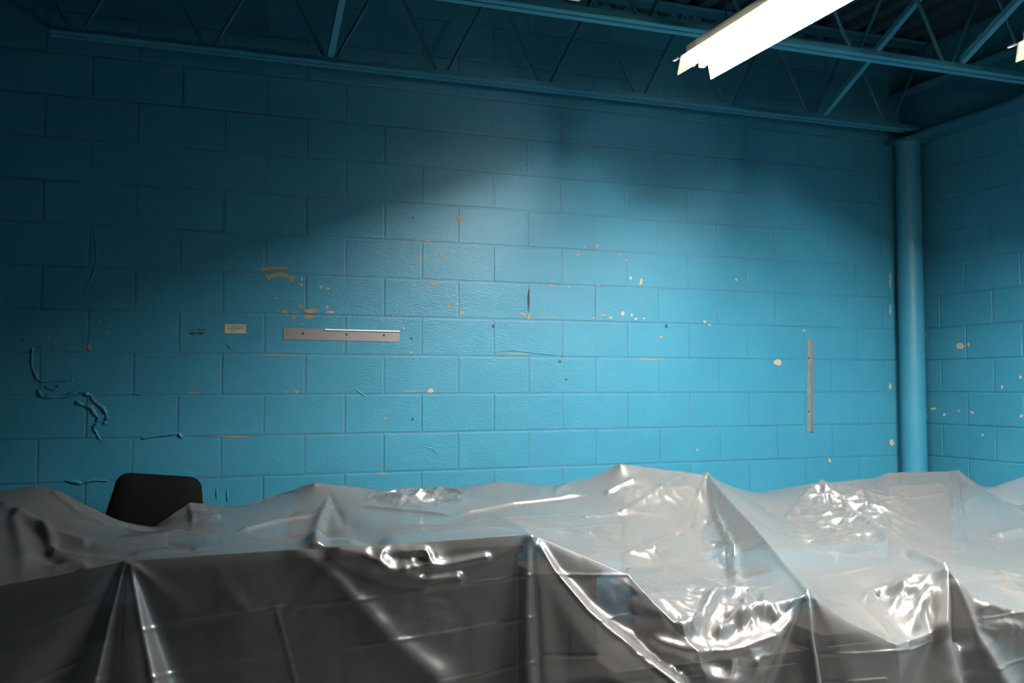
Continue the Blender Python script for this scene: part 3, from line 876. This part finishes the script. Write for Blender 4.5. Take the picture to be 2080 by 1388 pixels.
tb, fb = TOP.copy(), FRONT.copy()
dT = np.array([0, -.35, .93]); dF = np.array([0, -.97, .22])
SMALL = 1.0
def add_folds_plan(G, base, folds, direction, k_amp, k_w):
    # folds on the top: traced on the cloth itself, width measured along the cloth
    P = base.reshape(-1, 3)
    px, py = project(P)
    dep = (P - CAM) @ FWD
    disp = np.zeros(len(px))
    for pts, a0, a1, w0, w1, _s in folds:
        tr = []
        for i in range(len(pts) - 1):
            for t_ in np.linspace(0, 1, 5)[:-1]:
                tr.append((pts[i][0] + t_ * (pts[i + 1][0] - pts[i][0]), pts[i][1] + t_ * (pts[i + 1][1] - pts[i][1])))
        tr.append(pts[-1])
        Q = []
        for x_, y_ in tr:
            c_ = np.where((np.abs(px - x_) < 4) & (np.abs(py - y_) < 4))[0]
            if not len(c_): continue
            near_ = dep[c_].min()
            c_ = c_[dep[c_] < near_ + .12]
            Q.append(P[c_[np.argmin(np.hypot(px[c_] - x_, py[c_] - y_))], :2])
        if len(Q) < 2: continue
        Q = np.array(Q)
        m3 = 3.2 * max(w0, w1) * k_w + .01
        sel = np.where((P[:, 0] > Q[:, 0].min() - m3) & (P[:, 0] < Q[:, 0].max() + m3) & (P[:, 1] > Q[:, 1].min() - m3) & (P[:, 1] < Q[:, 1].max() + m3))[0]
        if not len(sel): continue
        X, Y = P[sel, 0], P[sel, 1]
        best = np.full(len(sel), 1e9); tt = np.zeros(len(sel))
        for i in range(len(Q) - 1):
            d_ = Q[i + 1] - Q[i]; L2 = max(1e-9, float(d_ @ d_))
            tc = (((X - Q[i, 0]) * d_[0] + (Y - Q[i, 1]) * d_[1]) / L2).clip(0, 1)
            d = np.hypot(X - Q[i, 0] - tc * d_[0], Y - Q[i, 1] - tc * d_[1])
            u = d < best
            best[u] = d[u]; tt[u] = ((i + tc) / (len(Q) - 1))[u]
        w = np.maximum(.0065, (w0 + (w1 - w0) * tt) * k_w)
        taper = np.minimum(1, np.minimum(tt, 1 - tt) * 6 + .25)
        disp[sel] += (a0 + (a1 - a0) * tt) * k_amp * taper * np.exp(-.5 * (best / w) ** 2)
    G += disp.reshape(G.shape[:2])[..., None] * np.array(direction)


FLAT = [f_ for f_ in FOLD_T if abs(f_[0][-1][1] - f_[0][0][1]) < .5 * abs(f_[0][-1][0] - f_[0][0][0]) and f_[0][0][1] < 1140 and f_[0][0][0] > 450]
STEEP = [f_ for f_ in FOLD_T if f_ not in FLAT]
add_folds(TOP, tb, [(p_, a0 * 1.6, a1 * 1.6, w0, w1, k_) for p_, a0, a1, w0, w1, k_ in STEEP], dT)
add_folds_plan(TOP, tb, FLAT, dT, 2.3, .0030)
add_folds_plan(TOP, tb, [(c, .0035, .0035, 2.5, 2.5, 0) for c in CREASE_T], dT, 1, .0024)
add_folds(FRONT, fb, [(p_, a0 * 1.5, a1 * 1.5, w0 * 1.1, w1 * 1.1, k_) for p_, a0, a1, w0, w1, k_ in FOLD_F], dF)
add_folds(FRONT, fb, [(c, .0032, .0032, 2.2, 2.2, 0) for c in CREASE_F], dF)
def ridged(X, Y, s, seed):
    return 1 - 2 * np.abs(vnoise(X + .35 * vnoise(X, Y, s * .6, seed + 1) / s * 3, Y, s, seed)) * 1.6


def crumple(G, base, zones, direction, axes):
    px, py = project(base.reshape(-1, 3)); px = px.reshape(base.shape[:2]); py = py.reshape(base.shape[:2])
    w = np.zeros(base.shape[:2])
    for (cx, cy, rx_, ry_, a) in zones:
        w = np.maximum(w, a * np.exp(-(((px - cx) / rx_) ** 2 + ((py - cy) / ry_) ** 2) ** 1.5))
    A, B_ = base[..., axes[0]], base[..., axes[1]]
    h = .016 * ridged(A + .4 * B_, B_ * .8, 9, 21) + .007 * ridged(A - .6 * B_, B_ + .3 * A, 24, 25) + .0008 * ridged(A, B_, 55, 31)
    G += (w * h)[..., None] * np.array(direction)


ZT_LIST = [(1460, 1240, 130, 75, 1.0), (1465, 1105, 40, 75, .9), (1730, 1050, 100, 50, 2.2), (1325, 1010, 90, 40, .6), (850, 1012, 90, 16, 1.8), (1860, 1220, 60, 55, .9),
           (410, 1045, 40, 14, .6), (1668, 1015, 45, 30, 1.8), (1310, 1120, 45, 14, .6), (2050, 1190, 50, 30, .5)]
ZF_LIST = [(810, 1140, 90, 34, 1.0), (1450, 1330, 140, 50, .8), (1330, 1215, 120, 40, .5), (860, 1250, 70, 60, .35), (2030, 1270, 60, 50, .7), (1850, 1290, 60, 40, .5), (600, 1220, 200, 90, .15)]
crumple(TOP, tb, ZT_LIST, dT, (0, 1))
crumple(FRONT, fb, ZF_LIST, dF, (0, 2))
m_t = np.clip((vnoise(tb[..., 0], tb[..., 1], 2.2, 5) + .25) * 2, 0, 1)
rel = .002 * vnoise(tb[..., 0] + .3 * tb[..., 1], tb[..., 1] * .7, 9, 1) + .0006 * m_t * vnoise(tb[..., 0] - .5 * tb[..., 1], tb[..., 1] * .6, 23, 2) + .016 * vnoise(tb[..., 0], tb[..., 1] * .6, 3.1, 9)
env = np.minimum(1, np.minimum(sv, 1 - sv) * 8)
TOP += (rel * env)[..., None] * dT
m_f = np.clip((vnoise(fb[..., 0], fb[..., 2], 3, 6) + .3) * 2, 0, 1)
relf = .004 * vnoise(fb[..., 0], fb[..., 2] * .6, 8, 3) + .002 * m_f * vnoise(fb[..., 0], fb[..., 2], 30, 4) + .012 * vnoise(fb[..., 0], fb[..., 2], 3.5, 12)
FRONT += (relf * np.minimum(1, hv * 10))[..., None] * dF
seam = .5 * (TOP[0] + FRONT[0]); TOP[0] = seam; FRONT[0] = seam
ALL = np.concatenate([FRONT[::-1], TOP[1:]], 0)      # from the floor up, over the ridge, to the back
NR = ALL.shape[0]
idx = np.arange(NR * NX).reshape(NR, NX)
quads = np.stack([idx[:-1, :-1], idx[:-1, 1:], idx[1:, 1:], idx[1:, :-1]], -1).reshape(-1, 4)
me = bpy.data.meshes.new('plastic_sheet')
me.vertices.add(NR * NX); me.vertices.foreach_set('co', ALL.reshape(-1).astype(np.float32))
me.loops.add(len(quads) * 4); me.loops.foreach_set('vertex_index', quads.reshape(-1).astype(np.int32))
me.polygons.add(len(quads)); me.polygons.foreach_set('loop_start', (np.arange(len(quads)) * 4).astype(np.int32))
me.polygons.foreach_set('use_smooth', np.ones(len(quads), bool))
me.update(calc_edges=True); me.validate()
me.materials.append(M_FILM)
tag(link('plastic_sheet', me), 'large translucent plastic dust sheet draped over furniture along the whole wall', 'plastic sheet')

# ------------------------------------------------------------------ what holds the sheet up, and dark fillers added below it
def cabinet(px0, px1, Y, top, depth, label):
    x0, x1 = at_y(px0, 1150, Y)[0], at_y(px1, 1150, Y)[0]
    t = empty('cabinet', ((x0 + x1) / 2, Y, 0)); tag(t, label, 'cabinet')
    w = (x1 - x0) / 2
    MB().box(-w + .012, w - .012, .02, depth, .06, top - .025).build('body', M_WOOD, t)
    MB().box(-w, w, 0, depth + .01, top - .025, top).build('top', M_WOOD, t, bevel=.004)
    MB().box(-w + .05, w - .05, .05, depth - .02, 0, .06).build('plinth', M_WOOD, t)
    for s in (-1, 1):
        d = MB().box(min(0.004 * s, s * (w - .02)), max(0.004 * s, s * (w - .02)), .002, .02, .08, top - .04).build('door', M_WOOD, t, bevel=.003, seg=1)
        MB().tube([(s * .05, -.012, top * .55), (s * .05, -.012, top * .7)], .006, 8).build('handle', M_SCREW, d)


def film_z(x, y):
    j = int(np.clip(round((x - X0) / (X1 - X0) * (NX - 1)), 0, NX - 1))
    i_ = int(np.clip(round((y - YR[j]) / (YB_ - YR[j]) * (NT - 1)), 0, NT - 1))
    return float(TOP[max(0, i_ - 6):i_ + 7, max(0, j - 8):j + 9, 2].min())


cabinet(285, 1065, -2.375, top_z(660, 1112, -2.4) - .028, .12, 'dark brown cabinet under the left front edge of the sheet')
cabinet(1088, 1225, -2.25, .90, .2, 'added dark brown filler cabinet under the fold right of the tallest front corner')  # added to block the lit blue wall showing through the film
cabinet(1245, 1650, -2.3, .60, .30, 'added low dark brown filler cabinet under the sagging middle front of the sheet')  # added in the gap to keep the film dark here
cabinet(1668, 1905, -2.36, .66, .30, 'dark brown cabinet under the right front of the sheet')


def desk(x0, x1, y0, y1, h, label):  # unseen desks added to darken what shows through the sheet
    t = empty('desk', ((x0 + x1) / 2, (y0 + y1) / 2, 0)); tag(t, label, 'desk')
    w, d = (x1 - x0) / 2, (y1 - y0) / 2
    MB().box(-w, w, -d, d, h - .03, h).build('desktop', M_WOOD, t, bevel=.004)
    MB().box(-w + .05, w - .05, d - .05, d - .03, .25, h - .03).build('modesty_panel', M_WOOD, t)
    for sx in (-1, 1):
        for sy in (-1, 1):
            MB().box(sx * (w - .06) - .025, sx * (w - .06) + .025, sy * (d - .06) - .025, sy * (d - .06) + .025, 0, h - .03).build('leg', M_WOOD, t)


desk(-.75, .35, -2.1, -1.45, .62, 'added dark brown filler desk under the sheet at far left')
desk(.55, 1.75, -1.85, -1.2, .62, 'added dark brown filler desk under the sheet behind the left cabinet')
desk(1.85, 2.72, -1.95, -1.45, .52, 'added dark brown filler desk under the middle of the sheet')
desk(3.1, 4.3, -2.0, -1.35, .52, 'added dark brown filler desk under the right end of the sheet')


def hidden_chair(px, py, Y, rz, fabric, label, w=.40):
    q = at_y(px, py, Y)
    x, y = q[0], Y
    c, s_ = math.cos(rz), math.sin(rz)
    tops = [film_z(x + a * c, y + a * s_) for a in (-w / 2, 0, w / 2)]
    office_chair(x + .2 * s_, y - .2 * c, rz, min(tops) - .03, label, fabric, lean=4, w=w, wb=.44)


hidden_chair(60, 990, -1.0, 0, M_BLACK, 'office chair under the rounded hump of sheet at far left', .30)
hidden_chair(650, 985, -.52, math.radians(15), M_BLACK, 'office chair under the sheet peak right of the bare chair', .26)
hidden_chair(1348, 955, -.9, 0, M_GREY, 'office chair under the highest sheet hump in the middle')
hidden_chair(1872, 958, -.8, 0, M_GREY, 'office chair under the flat sheet top in front of the column')
